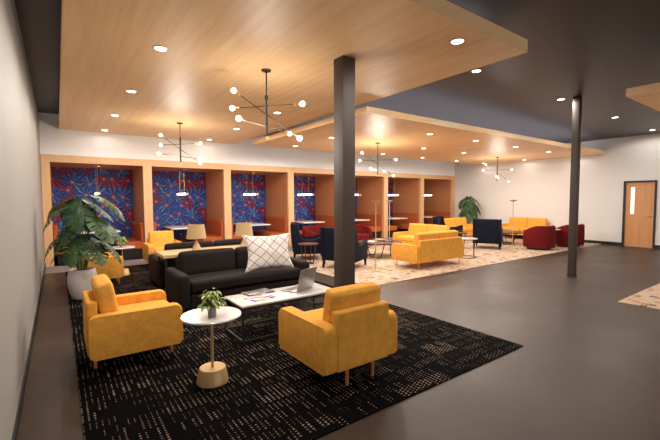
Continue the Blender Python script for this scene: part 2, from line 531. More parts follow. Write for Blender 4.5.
cove(.3, 4.3, 2.6, 10.9, ZP1+.16, 65)
cove(4.8, 15.2, 5.3, 9.8, ZP2+.14, 100)
cove(7.2, 14.6, -3.3, 1.9, ZP2+.14, 25)
ceiling_panel(.095, 4.48, 2.29, YW+.03, ZP1, .145, 'large suspended light wood ceiling panel over the dark rug seating')
ceiling_panel(4.49, XR-.005, 5.10, 10.0, ZP2, .115, 'long suspended light wood ceiling panel above the cream rug lounge')
ceiling_panel(6.96, XR-.6, -3.6, 2.07, ZP2, .115, 'suspended wood ceiling panel cut off at the top right corner')

# ------------------------------------------------------------------ columns
def column(x, y, z1, a, label):
    o = thing('column', label, 'column', (x, y, 0))
    link('shaft', box((0, 0, z1/2), (2*a, 2*a, z1-.002), .006), 'column', o)
    link('base_plate', box((0, 0, .008), (2*a+.012, 2*a+.012, .016)), 'black_metal', o)
column(2.875, 3.68, ZP1, .094, 'dark square steel column standing behind the nearer yellow armchair with its back turned')
column(8.60, 3.36, HC, .064, 'dark square steel column standing alone on the bare concrete floor')

# ------------------------------------------------------------------ lights in the ceiling
WARM = (1, .93, .85)
def spot(loc, watts, col=WARM, ang=179, blend=.3, rad=.05):
    l = bpy.data.lights.new('downlight_beam', 'SPOT'); l.energy = watts; l.color = col
    l.spot_size = R(ang); l.spot_blend = blend; l.shadow_soft_size = rad
    o = bpy.data.objects.new('downlight_beam', l); COL.objects.link(o); o.location = loc
    return o
DL = {}
def downlight(x, y, z, label, group, kind='panel'):
    if kind not in DL:
        o = thing('recessed_downlight', label, 'ceiling light', (x, y, z), 0, group)
        ring = lathe([(.062, -.001), (.066, -.006), (.088, -.006), (.090, -.001)], 28)
        link('trim_ring', ring, 'trim' if kind == 'panel' else 'trim_dark', o)
        link('lens', lathe([(0, -.004), (.062, -.004), (.062, -.001), (0, -.001)], 28), 'downlight', o)
        DL[kind] = o
    else:
        dup(DL[kind], (x, y, z), 0, label, group)
P1X = {1.0: 'left', 3.55: 'right'}
rown = {2.57: 'nearest', 4.62: 'second', 6.68: 'third', 8.75: 'fourth', 10.75: 'farthest'}
for x, side in P1X.items():
    for y, rn in rown.items():
        if x == 1.0 and y == 2.57:
            spot((x, y, ZP1-.03), 70); continue           # outside the picture
        if x == 3.55 and y == 4.62:
            pass
        downlight(x, y, ZP1, '%s round downlight in the %s row of the big left ceiling panel' % (rn, side), 'downlights in the big left panel')
        spot((x, y, ZP1-.03), 72 if y < 10 else 4)
colw = {5.57: 'leftmost', 7.15: 'second', 9.0: 'third', 11.0: 'fourth', 13.05: 'fifth', 14.93: 'rightmost'}
rw = {5.9: 'front', 7.65: 'middle', 9.4: 'back'}
for y, a in rw.items():
    for x, b_ in colw.items():
        if y == 7.65 and x in (7.15, 13.05): continue
        if x == 7.15 and y == 9.4: continue
        downlight(x, y, ZP2, '%s downlight in the %s row of the long wood panel over the cream rug' % (b_, a), 'downlights in the long right panel')
        spot((x, y, ZP2-.03), (68 if x < 12 else 28) if x < 14 else 6)
for x, b_ in ((5.5, 'beside the corner of the big wood panel'), (8.48, 'just left of the top of the lone column'), (11.48, 'right of the lone column'), (14.5, 'farthest right near the door wall')):
    downlight(x, 3.62, HC, 'round downlight set in the dark ceiling, ' + b_, 'downlights in the dark ceiling', 'ceil')
    spot((x, 3.62, HC-.03), (60 if x < 10 else 75) if x < 14 else 32)
for x in (2.5, 5.5, 8.5, 11.5, 14.5):  # extra spots added behind the camera for fill, no fixtures modelled
    for y in (.4, -2.6):
        if x < 6 or True:
            spot((x, y, (ZP2-.03 if x > 7 else HC-.03)), 9)

# ------------------------------------------------------------------ chandeliers
def chandelier(loc, label):
    o = thing('chandelier', label, 'chandelier', loc, 0, 'branching globe chandeliers')
    link('canopy', lathe([(0, 0), (.065, 0), (.065, -.012), (.05, -.022), (0, -.022)], 28), 'bronze', o)
    link('stem', tube((0, 0, -.02), (0, 0, -.36), .009), 'bronze', o)
    link('hub', tube((0, 0, -.33), (0, 0, -.86), .017, seg=16), 'black_metal', o)
    link('finial', tube((0, 0, -.86), (0, 0, -.90), .016, seg=16), 'brass', o)
    link('collar', tube((0, 0, -.33), (0, 0, -.38), .024, seg=16), 'black_metal', o)
    l = bpy.data.lights.new('chandelier_glow', 'POINT'); l.energy = 42; l.color = (1, .90, .79); l.shadow_soft_size = .22
    lo = bpy.data.objects.new('chandelier_glow', l); COL.objects.link(lo); lo.parent = o; lo.location = (0, 0, -.86)
    for zc, v in ((-.575, Vector((.295, -.215, -.265))), (-.465, Vector((.27, -.31, .0))), (-.735, Vector((-.43, -.235, 0)))):
        c = Vector((0, 0, zc)); d = v.normalized()
        a = link('arm', tube(c-v, c+v, .0065, seg=8), 'bronze', o)
        for s in (-1, 1):
            e = c + v*s
            link('socket', tube(e-d*s*.03, e+d*s*.045, .013, seg=12), 'brass', a)
            g = B(); bmesh.ops.create_uvsphere(g, u_segments=20, v_segments=14, radius=.037)
            for q in g.verts:
                al = q.co.dot(d*s)
                if al < 0: q.co = q.co - d*s*al + d*s*al*1.35; q.co -= (q.co-d*s*q.co.dot(d*s))*min(.45, -al*10)
                q.co += e + d*s*.082
            link('globe', g, 'bulb', a)
    return o
ch = chandelier((2.28, 4.58, ZP1), 'largest nearest black branching chandelier with white globes')
def glow(root, watts):
    for c in [q for q in COL.objects if q.parent == root and q.type == 'LIGHT']:
        c.data = c.data.copy(); c.data.energy = watts
    return root
glow(ch, 32)
glow(dup(ch, (2.26, 8.8, ZP1), 0, 'globe chandelier hanging left, in front of the second booth'), 48)
glow(dup(ch, (7.13, 7.65, ZP2), 0, 'globe chandelier just right of the near dark column'), 58)
glow(dup(ch, (13.2, 7.75, ZP2), 0, 'farthest globe chandelier, near the right wall'), 40)

# ------------------------------------------------------------------ booths
BX = [-.11 + 2.215*i for i in range(7)]
BW = 2.0
surround = thing('booth_surround', 'pale wood surround framing the row of seven dining booths', 'booth surround', (0, YW, 0))
def part(name, bm, mat, parent=surround):
    for v in bm.verts: v.co.y -= YW
    return link(name, bm, mat, parent)
part('fascia', span(XL+.005, XR-.01, YW, YW+.13, 2.50, 2.672), 'booth_wood')
edges = [XL+.005] + [b for x in BX for b in (x, x+BW)] + [XR-.01]
for i in range(8):
    x0, x1 = edges[2*i], edges[2*i+1]
    part('post', span(x0, x1, YW, YW+.10, 0, 2.50), 'booth_wood')
    part('partition', span(x0, x1, YW+.10, YB-.035, 0, 2.50), 'booth_inner')
part('booth_ceiling', span(XL+.005, XR-.01, YW+.13, YB-.035, 2.50, 2.56), 'booth_inner')
ordn = ['first booth from the left', 'second booth from the left', 'third booth from the left', 'fourth booth from the left',
        'fifth booth from the left', 'sixth booth from the left', 'last booth, nearest the right wall']
for i, x in enumerate(BX):
    o = link('wallpaper', span(0, BW, 0, .01, 0, 2.5), 'paper')
    o.location = (x, YB-.03, 0)
    tag(o, 'blue and red starburst wallpaper in the ' + ordn[i], 'wallpaper', 'booth wallpaper panels')
tag(link('carpet', span(XL+.005, XR-.02, 10.16, YW-.004, .0, .006), 'carpet'), 'plain grey carpet strip in front of and inside the booths', 'carpet')

def make_bench(label):
    """faces +x; origin at partition side, centre of its length"""
    o = thing('booth_bench', label, 'bench', (0, 0, 0), 0, 'rust booth benches')
    L = 1.50
    link('plinth', box((.30, 0, .14), (.46, L-.1, .26)), 'black_metal', o)
    link('seat', soft((.315, 0, .365), (.62, L, .19), .02, (0, 0, .010)), 'rust', o)
    link('backrest', soft((.042, 0, .70), (.075, L, .50), .015, (.004, 0, 0)), 'rust', o)
    link('head_roll', soft((.048, 0, .90), (.088, L, .13), .02), 'rust', o)
    return o
def make_table(label):
    o = thing('booth_table', label, 'table', (0, 0, 0), 0, 'white booth tables')
    link('tabletop', box((0, 0, .745), (.92, 1.25, .035), .008), 'white_lam', o)
    link('pedestal', tube((0, -.08, .01), (0, -.08, .728), .035, seg=16), 'black_metal', o)
    link('foot', box((0, -.08, .02), (.5, .5, .025), .005), 'black_metal', o)
    return o
def make_pendant(label):
    o = thing('pendant_light', label, 'pendant light', (0, 0, 2.5), 0, 'booth tube pendants')
    link('canopy', box((0, 0, -.015), (.10, .62, .028), .004), 'brass', o)
    for s in (-1, 1): link('cable', tube((0, .24*s, -.03), (0, .24*s, -.70), .0035, seg=6), 'brass', o)
    link('tube', tube((0, -.50, -.735), (0, .50, -.735), .031, seg=18), 'tube', o)
    for s in (-1, 1): link('end_cap', tube((0, .50*s, -.735), (0, .58*s, -.735), .033, seg=18), 'brass', o)
    return o
yb = 11.98
bench = make_bench('rust bench on the left side of the ' + ordn[0])
bench.location = (BX[0]+.005, yb, .006)
bm_kids = None
tab = make_table('white topped table in the ' + ordn[0]); tab.location = (BX[0]+BW/2, 12.03, .006)
pen = make_pendant('glowing tube pendant in the ' + ordn[0]); pen.location = (BX[0]+BW/2, 12.02, 2.5)
# mirrored bench (side panel has to stay at the open end)
def make_bench_r(label):
    o = dup(bench, (0, 0, 0), 0, label)
    for c in [q for q in COL.objects if q.parent == o]:
        me = c.data.copy(); 
        for v in me.vertices: v.co.x = -v.co.x
        me.flip_normals(); c.data = me
    return o
bench_r = make_bench_r('rust bench on the right side of the ' + ordn[0]); bench_r.location = (BX[0]+BW-.005, yb, .006)
for i in range(1, 7):
    dup(bench, (BX[i]+.005, yb, .006), 0, 'rust bench on the left side of the ' + ordn[i])
    dup(bench_r, (BX[i]+BW-.005, yb, .006), 0, 'rust bench on the right side of the ' + ordn[i])
    dup(tab, (BX[i]+BW/2, 12.03, .006), 0, 'white topped table in the ' + ordn[i])
    dup(pen, (BX[i]+BW/2, 12.02, 2.5), 0, 'glowing tube pendant in the ' + ordn[i])

# ------------------------------------------------------------------ rugs
tag(link('area_rug', span(.09, 4.04, 2.03, 10.15, 0, .012, .004), 'rug1'), 'large black rug with rows of tan stitched dots', 'rug')
r2 = tag(link('area_rug', span(4.56, 15.36, 5.09, 10.14, 0, .010, .003), 'rug2'), 'large cream rug flecked with brown and orange under the far lounge', 'rug')
r3 = tag(link('area_rug', span(6.96, 14.0, -3.5, 2.07, 0, .010, .003), 'rug2'), 'cream rug whose corner shows at the right edge', 'rug')
ZR, ZC = .012, .010

# ------------------------------------------------------------------ yellow chairs and sofas
def side_profile(d, z0, z1, r=.05):
    """rounded arm outline in (y,z)"""
    pts = [(-d/2, z0), ]
    def arc(cx, cz, a0, a1, rr=r):
        return [(cx+rr*math.cos(R(a0+(a1-a0)*k/6)), cz+rr*math.sin(R(a0+(a1-a0)*k/6))) for k in range(7)]
    rb = .03
    return (arc(-d/2+rb, z0+rb, 180, 270, rb) + arc(d/2-rb, z0+rb, 270, 360, rb) + arc(d/2-r, z1-r, 0, 90) + arc(-d/2+r, z1-r, 90, 180))
def make_seat(name, label, cat, w, d, n, fab, leg, group=None, arm=.12, leg_r=.017, leg_in=.26, zleg=.16):
    """faces +y"""
    o = thing(name, label, cat, (0, 0, 0), 0, group)
    iw = w-2*arm
    for s in (-1, 1):
        x0, x1 = (s*w/2, s*(w/2-arm)) if s < 0 else (w/2-arm, w/2)
        link('armrest', prism(side_profile(d-.03, zleg, .55), 'x', x0, x1, .022), fab, o)
    link('seat_frame', soft((0, .01, zleg+.075), (iw-.004, d-.08, .15), .02), fab, o)
    link('back_panel', soft((0, -d/2+.05, (zleg+.665)/2), (iw+.02, .09, .665-zleg), .022), fab, o)
    cw = iw/n
    m = Matrix.Rotation(R(9), 4, 'X')
    for i in range(n):
        cx = -iw/2+cw*(i+.5)
        link('seat_cushion', soft((cx, .085, .385), (cw-.008, d-.20, .145), .04, (0, .008, .018)), fab, o)
        link('back_cushion', soft((cx, -d/2+.180, .605), (cw-.012, .145, .42), .034, (0, .012, .008), m), fab, o)
    for sx in (-1, 1):
        for sy in (-1, 1):
            lx = sx*(w/2-leg_in); ly = sy*(d/2-.07)
            link('leg', tube((lx, ly, zleg+.01), (lx, ly, 0), leg_r, leg_r*.85, seg=14), leg, o)
    return o
ac = make_seat('armchair', 'yellow armchair seen from the side, left foreground beside the round white table', 'armchair', .81, .82, 1, 'yellow', 'chair_leg', 'yellow armchairs')
ac.location = (.58, 4.27, ZR); ac.rotation_euler.z = R(-90)
dup(ac, (2.10, 2.81, ZR), 0, 'yellow armchair with its back to the camera, right foreground')
dup(ac, (.56, 8.24, ZR), R(-90), 'yellow armchair behind the white pot of the big leafy plant')
dup(ac, (2.04, 9.66, ZR), R(180), 'yellow armchair facing the camera in front of the second booth')
for nm, lb, loc, rz, w, n in (
        ('sofa', 'yellow two-seat sofa with its back to the camera, front of the cream rug', (7.24, 5.97, ZC), 0, 1.72, 2),
        ('sofa', 'yellow two-seat sofa turned sideways, behind the sofa with its back to the camera', (8.83, 7.50, ZC), R(90), 1.72, 2),
        ('sofa', 'yellow two-seat sofa facing the camera near the far corner plant', (12.93, 9.14, ZC), R(180), 1.72, 2)):
    if nm not in KIDS:
        KIDS[nm] = make_seat(nm, lb, 'sofa', w, .82, n, 'yellow', 'brass_paint', 'yellow sofas', leg_r=.011, leg_in=.13)
        KIDS[nm].location = loc; KIDS[nm].rotation_euler.z = rz
    else: dup(KIDS[nm], loc, rz, lb)
dup(KIDS['sofa'], (14.93, 7.58, ZC), R(90), 'yellow two-seat sofa standing along the right wall behind the tall brass lamp')

# ------------------------------------------------------------------ black sofas
def make_black_sofa(label):
    """faces +y"""
    w, d, arm = 2.14, .90, .16
    o = thing('sofa', label, 'sofa', (0, 0, 0), 0, 'charcoal sofas back to back')
    for s in (-1, 1):
        link('armrest', soft((s*(w/2-arm/2), .0, .29), (arm, d, .50), .06), 'black', o)
    iw = w-2*arm
    link('seat_frame', soft((0, .0, .145), (iw-.006, d-.06, .21), .02), 'black', o)
    link('back_panel', soft((0, -d/2+.07, .40), (iw-.01, .12, .58), .03), 'black', o)
    cw = iw/2; m = Matrix.Rotation(R(8), 4, 'X')
    for i in (0, 1):
        cx = -iw/2+cw*(i+.5)
        link('back_cushion', soft((cx, -d/2+.22, .585), (cw-.01, .17, .39), .06, (0, .02, .01), m), 'black', o)
    link('seat_cushion', soft((0, .10, .345), (iw-.01, d-.24, .17), .045, (0, .01, .015)), 'black', o)
    for sx in (-1, 1):
        for sy in (-1, 1):
            link('leg', tube((sx*(w/2-.1), sy*(d/2-.08), .05), (sx*(w/2-.1), sy*(d/2-.08), 0), .02), 'black_metal', o)
    return o
sf = make_black_sofa('charcoal two-seat sofa facing the camera with the white lattice pillow on it')
sf.location = (2.385, 5.80, ZR); sf.rotation_euler.z = R(180)
dup(sf, (2.46, 7.55, ZR), 0, 'charcoal sofa facing the booths, behind the wooden console table')

# pillow
def pillow(w, h, t):
    bm = B(); n = 28; fr = {}
    for s in (1, -1):
        for i in range(n+1):
            for j in range(n+1):
                u, v = -1+2*i/n, -1+2*j/n
                if s < 0 and (i in (0, n) or j in (0, n)): fr[(s, i, j)] = fr[(1, i, j)]; continue
                x = w/2*u*(1-.19*(1-v*v)); z = h/2*v*(1-.15*(1-u*u))
                th = t*(max(0, (1-u*u)*(1-v*v)))**.45
                wr = .010*math.sin(5*u+3*v)*math.sin(4*v-2*u)*(1-u*u)*(1-v*v)
                fr[(s, i, j)] = bm.verts.new((x, s*th+wr, z))
    for s in (1, -1):
        for i in range(n):
            for j in range(n):
                bm.faces.new([fr[(s, i+a, j+b)] for a, b in ((0, 0), (1, 0), (1, 1), (0, 1))])
    return bm
pl = link('throw_pillow', pillow(.86, .60, .09), 'pillow', smooth=80)
pl.location = (2.75, 5.51, .752); pl.rotation_euler = (R(-13), R(0), R(-4))
tag(pl, 'white square pillow with thin dark lattice lines leaning on the charcoal sofa', 'pillow')

# ------------------------------------------------------------------ console table with lamps
o = thing('console_table', 'narrow pale wood console with black metal legs between the two charcoal sofas', 'table', (2.37, 6.70, ZR))
link('tabletop', box((0, 0, .672), (2.06, .62, .055), .005), 'console_wood', o)
for sx in (-1, 1):
    link('side_frame', (lambda b: (add_box(b, (sx*.98, -.26, .322), (.028, .028, .644)), add_box(b, (sx*.98, .26, .322), (.028, .028, .644)),
        add_box(b, (sx*.98, 0, .014), (.028, .49, .028)), add_box(b, (sx*.98, 0, .63), (.028, .49, .028)), b)[-1])(B()), 'black_metal', o)
def make_lamp(label):
    o = thing('table_lamp', label, 'lamp', (0, 0, 0), 0, 'console table lamps')
    link('base', lathe([(0, 0), (.085, 0), (.085, .006), (.012, .175), (0, .178)], 8), 'lamp_wood', o)
    link('stem', tube((0, 0, .17), (0, 0, .24), .006), 'brass', o)
    link('lamp_shade', lathe([(.170, .205), (.135, .445), (.131, .445), (.166, .205)], 36), 'shade', o)
    link('bulb', lathe([(0, .24), (.02, .25), (.032, .29), (.02, .33), (0, .335)], 16), 'white_top', o)
    return o
ZT = ZR+.672+.0275
lm = make_lamp('table lamp with cone wood base and linen shade, left one on the console'); lm.location = (1.97, 6.76, ZT)
dup(lm, (2.86, 6.76, ZT), 0, 'table lamp on the console, half hidden behind the lattice pillow')

# ------------------------------------------------------------------ coffee table
o = thing('coffee_table', 'long white topped coffee table with thin black frame', 'table', (2.265, 4.165, ZR))
link('tabletop', box((0, 0, .397), (1.31, .55, .022), .004), 'white_top', o)
bm = B(); t = .016; hx, hy = .645, .265
for sx in (-1, 1):
    for zz in (.375, .008+.0): add_box(bm, (sx*hx, 0, zz), (t, 2*hy-t, t))
for sy in (-1, 1):
    for zz in (.375, .008+.0): add_box(bm, (0, sy*hy, zz), (2*hx+t, t, t))
link('frame', bm, 'black_metal', o)
for sx in (-1, 1):
    for sy in (-1, 1): link('leg', box((sx*hx, sy*hy, .1915), (t, t, .35)), 'black_metal', o)
ZCT = ZR+.408
# laptop
o = thing('laptop', 'open silver laptop on the white coffee table, screen turned away', 'laptop', (2.555, 4.105, ZCT), math.atan2(.14, .34))
link('keyboard_base', box((0, .125, .009), (.36, .25, .016), .006), 'laptop_metal', o)
link('keys', box((0, .155, .0182), (.30, .10, .002)), 'keys', o)
link('trackpad', box((0, .06+.16-.005, .0178), (.10, .05, .001)), 'steel', o)
m = Matrix.Rotation(R(14), 4, 'X')
def tilt(bm):
    for v in bm.verts: v.co = m @ v.co + Vector((0, 0, .014))
    return bm
link('screen_lid', tilt(box((0, -.004, .1475), (.36, .008, .295), .003)), 'laptop_metal', o)
link('screen', tilt(box((0, .0005, .150), (.335, .002, .26))), 'keys', o)
tag(link('magazine', box((0, 0, .007), (.36, .22, .014), .002), 'mag_dark', loc=(2.02, 4.36, ZCT)), 'dark grey magazine lying on the white coffee table', 'magazine').rotation_euler.z = R(8)
tag(link('magazine', box((0, 0, .005), (.30, .22, .008), .001), 'mag_bright', loc=(1.93, 4.12, ZCT)), 'white magazine with orange and purple blocks on the coffee table', 'magazine').rotation_euler.z = R(12)

# ------------------------------------------------------------------ round side tables with cone bases
def make_round(label):
    o = thing('side_table', label, 'table', (0, 0, 0), 0, 'round tables with conical brass bases')
    link('tabletop', lathe([(0, .575), (.24, .575), (.252, .583), (.252, .591), (.246, .596), (0, .596)], 48), 'white_top', o)
    link('stem', tube((0, 0, .12), (0, 0, .576), .012, seg=16), 'brass_paint', o)
    link('base', lathe([(0, 0), (.130, 0), (.134, .008), (.112, .124), (.106, .130), (0, .130)], 40), 'brass_paint', o)
    return o
rt = make_round('round white side table with brass cone base in the foreground'); rt.location = (1.05, 3.215, ZR)
dup(rt, (1.07, 8.96, ZR), 0, 'round white side table in front of the first booth, behind the potted plant')
dup(rt, (13.02, 5.72, ZC), 0, 'round brass based side table between the two dark red barrel chairs')

def add_leaf(bm, layer, base, direc, up, L, W, bend=.5, n=6):
    d = direc.normalized(); s = d.cross(up).normalized(); u = s.cross(d).normalized()
    rows = []
    for i in range(n+1):
        t = i/n; w = W*math.sin(PI*min(1, t*.92+.06))**.8*(1-.25*t)
        if i == n: w = .0008
        c = base + d*(L*t*(1-.25*bend*t)) - u*(bend*L*t*t*.6)
        row = []
        for k in (-1, -.5, 0, .5, 1):
            v = bm.verts.new(c + s*(w*k) + u*(abs(k)*w*.35)); v[layer] = abs(k); row.append(v)
        rows.append(row)
    for a, b in zip(rows, rows[1:]):
        for k in range(4): bm.faces.new((a[k], a[k+1], b[k+1], b[k]))
def small_plant(label, loc, rz=0):
    o = thing('potted_plant', label, 'plant', loc, rz, 'small variegated plants on side tables')
    link('pot', lathe([(0, 0), (.033, 0), (.036, .004), (.036, .085), (.031, .085), (.030, .072), (0, .072)], 28), 'pot_grey', o)
    link('soil', lathe([(0, .068), (.0298, .068), (.0298, .076), (0, .076)], 24), 'soil', o)
    rnd = random.Random(11)
    bm = B(); ly = bm.verts.layers.float.new('across'); st = B()
    for i in range(58):
        a = i*2.4; h = rnd.random()
        r = .012+.066*math.sqrt(rnd.random())*(1-.45*h*h); z = .095+.135*h
        if i % 6 == 0: r = .085; z = .10+.02*rnd.random()
        b = Vector((r*math.cos(a), r*math.sin(a), z))
        dr = Vector((math.cos(a+rnd.uniform(-.5, .5)), math.sin(a+rnd.uniform(-.5, .5)), rnd.uniform(-.6, .1)))
        add_leaf(bm, ly, b, dr, Vector((0, 0, 1)), rnd.uniform(.052, .072), rnd.uniform(.017, .023), rnd.uniform(.3, .8))
        add_tube(st, (0.01*math.cos(a), .01*math.sin(a), .074), b, .0016, .0012, seg=5)
    link('foliage', bm, 'leaf_small', o, smooth=80); link('stems', st, 'stem', o)
    return o
sp = small_plant('small green and yellow plant in a grey pot on the foreground round table', (1.035, 3.15, ZR+.596))
dup(sp, (1.06, 8.90, ZR+.596), 1.0, 'small green and yellow plant on the round table before the first booth')

# ------------------------------------------------------------------ monstera plants
def monstera_leaf(bm, base, out, tilt_deg, L, W, droop=.35, roll=0.0):
    """heart shaped split leaf; out = horizontal heading of the blade, tilt = downward pitch of the blade at its base"""
    h = Vector((math.cos(out), math.sin(out), 0)); z = Vector((0, 0, 1))
    side = Vector((-math.sin(out), math.cos(out), 0))
    p = R(tilt_deg)
    nu, nv = 78, 14
    def width(t):
        if t < 0: return 0
        return W*(math.sin(PI*min(1, (t+.02)*.98)**.72))**.75*(1.0-.12*t)
    # midrib curve
    mid = []; pos = Vector(base); ang = p
    for i in range(nu+1):
        mid.append((pos.copy(), ang)); st = L/nu
        pos = pos + (h*math.cos(ang) - z*math.sin(ang))*st
        ang += droop*1.6/nu
    grid = {}
    for s in (-1, 1):
        for i in range(nu+1):
            t = i/nu; c, a = mid[i]
            fw = h*math.cos(a)-z*math.sin(a); up = h*math.sin(a)+z*math.cos(a)
            w = width(t)
            for j in range(nv+1):
                q = j/nv
                # side veins sweep forward near the tip and back near the heart
                sweep = (.20 - .55*(1-t)**4)*L*q*.6
                lat = w*q
                drop = -.34*w*q*q*(.6+roll*s) + .03*math.sin(9*t+s)*w
                if s == 1 and j == 0: grid[(s, i, j)] = grid[(-1, i, 0)]; continue
                grid[(s, i, j)] = bm.verts.new(c + fw*sweep + side*(s*lat) + up*drop)
    for s in (-1, 1):
        for i in range(nu):
            t = (i+.5)/nu
            ph = (t*6.5) % 1; odd = int(t*6.5) % 2
            for j in range(nv):
                q = (j+.5)/nv
                if .12 < t < .90 and q > .36+.25*abs(t-.5) and ph < .08+.20*q and (odd or q < .88): continue
                if .2 < t < .8 and .14 < q < .24 and .50 < ph < .66: continue
                vs = [grid[(s, i, j)], grid[(s, i+1, j)], grid[(s, i+1, j+1)], grid[(s, i, j+1)]]
                if len(set(vs)) == 4:
                    try: bm.faces.new(vs)
                    except ValueError: pass
def monstera(name, label, loc, rz, leaves, pot_mat='pot', sc=1.0, bright=False):
    o = thing(name, label, 'plant', loc, rz)
    link('pot', lathe([(0, 0), (.13, 0), (.148, .012), (.186, .12), (.208, .24), (.204, .36), (.182, .465), (.174, .475), (.166, .468), (.166, .43), (0, .43)], 48), pot_mat, o)
    link('soil', lathe([(0, .425), (.164, .425), (.164, .438), (0, .438)], 32), 'soil', o)
    f = B(); st = B()
    for (az, rad, zz, tl, L, W, dr) in leaves:
        b = Vector((rad*math.cos(az), rad*math.sin(az), zz))
        # petiole: arc from the soil to the leaf base
        p0 = Vector((.05*math.cos(az), .05*math.sin(az), .43)); pm = Vector((b.x*.35, b.y*.35, .43+(zz-.43)*.80))
        pts = [p0.lerp(pm, t).lerp(pm.lerp(b, t), t) for t in [k/8 for k in range(9)]]
        for a_, b_ in zip(pts, pts[1:]): add_tube(st, a_, b_, .0085, .008, seg=7)
        monstera_leaf(f, b, az, tl, L, W, dr)
    for v in f.verts:                       # leaves next to a wall fold in
        if v.co.x < -.34: v.co.x = -.34-.20*math.tanh((-.34-v.co.x)/.30)
    link('foliage', f, 'leaf', o, smooth=80); link('stems', st, 'stem', o)
    return o
D = R
# heading, reach, height, pitch, length, half width, droop
near = [
    (D(-100), .06, 1.56, 52, .50, .25, .25), (D(150), .12, 1.60, 14, .52, .18, .50), (D(-168), .24, 1.46, 30, .50, .21, .30),
    (D(-40), .30, 1.64, 20, .56, .13, .45), (D(-20), .14, 1.56, 30, .44, .19, .3), (D(-145), .16, 1.20, 48, .44, .20, .2),
    (D(-52), .30, 1.30, 38, .48, .22, .25), (D(-28), .36, 1.22, 36, .44, .15, .35),
    (D(-170), .30, 1.00, 30, .46, .16, .35), (D(-112), .20, .98, 50, .42, .22, .2), (D(-62), .24, .94, 42, .44, .22, .2),
    (D(-30), .36, .90, 38, .40, .12, .35), (D(70), .14, 1.36, 30, .40, .18, .4), (D(-178), .28, .80, 40, .30, .10, .3),
]
monstera('monstera_plant', 'large split-leaf plant in a white rounded pot against the left wall', (.29, 7.26, ZR), 0, near)
far = [
    (D(-125), .08, 1.62, 40, .46, .21, .35), (D(-60), .16, 1.60, 34, .50, .20, .45), (D(165), .14, 1.58, 30, .46, .19, .5),
    (D(-165), .20, 1.36, 42, .44, .19, .4), (D(-105), .18, 1.36, 55, .44, .21, .25), (D(-40), .22, 1.34, 42, .44, .19, .4),
    (D(-135), .18, 1.08, 54, .42, .19, .3), (D(-80), .20, 1.05, 54, .42, .19, .3), (D(175), .24, 1.02, 44, .40, .17, .4),
    (D(-25), .22, 1.05, 44, .30, .16, .4), (D(60), .10, 1.40, 40, .28, .14, .4), (D(120), .12, 1.2, 40, .30, .15, .4),
]
far = [(a_, b_*1.2, c_*1.02, d_, L_*1.2, W_*1.12, q_) for a_, b_, c_, d_, L_, W_, q_ in far]
monstera('monstera_plant', 'split-leaf plant in the far corner behind the yellow sofas', (14.62, 9.90, ZC), 0, far)

# ------------------------------------------------------------------ navy wing chairs
def make_wing(label):
    """faces +y"""
    w, d = .83, .90
    o = thing('wing_chair', label, 'armchair', (0, 0, 0), 0, 'navy wing chairs')
    prof = [(-.40, .17), (-.47, .955), (-.31, .95), (-.27, .90)]
    for k in range(1, 9):       # scoop
        t = k/8; prof.append((-.27+.18*t*t+.03*t, .90-.36*math.sin(t*PI/2)))
    prof += [(.02, .53), (.15, .56), (.29, .605), (.40, .635), (.43, .615), (.41, .17)]
    for s in (-1, 1):
        a, b = sorted((s*w/2, s*(w/2-.07)))
        sp_ = link('side_panel', prism(prof, 'x', a, b, .012), 'navy', o)
        pb = B(); pts = [Vector((s*(w/2-.002), p[0], p[1]-.012)) for p in prof[3:-2]]
        for p, q in zip(pts, pts[1:]): add_tube(pb, p, q, .005, seg=6)
        link('piping', pb, 'navy_trim', sp_)
    m = Matrix.Rotation(R(4.5), 4, 'X')
    link('backrest', soft((0, -.385, .57), (w-.15, .12, .76), .03, (0, .02, 0), m), 'navy', o)
    link('seat_cushion', soft((0, .05, .40), (w-.16, .72, .16), .04, (0, 0, .015)), 'navy', o)
    link('front_rail', soft((0, .0, .25), (w-.145, .80, .14), .02), 'navy', o)
    for sx in (-1, 1):
        for y, lean in ((-.36, -.03), (.36, .012)):
            link('leg', tube((sx*(w/2-.05), y, .20), (sx*(w/2-.04), y+lean, .006), .042, .024, seg=4), 'navy', o)
    return o
def facing(dx, dy): return math.atan2(-dx, dy)
wc = make_wing('navy wing chair seen from behind, in front of the wall sofa')
wc.location = (11.25, 6.88, ZC); wc.rotation_euler.z = facing(.89, .45)
dup(wc, (5.46, 6.97, ZC), facing(.88, .47), 'nearer navy wing chair cut by the near dark column')
dup(wc, (5.45, 8.55, ZC), facing(.86, -.50), 'navy wing chair behind the small round walnut table')
dup(wc, (11.45, 8.55, ZC), facing(.40, -.90), 'navy wing chair side-on before the far corner sofa')

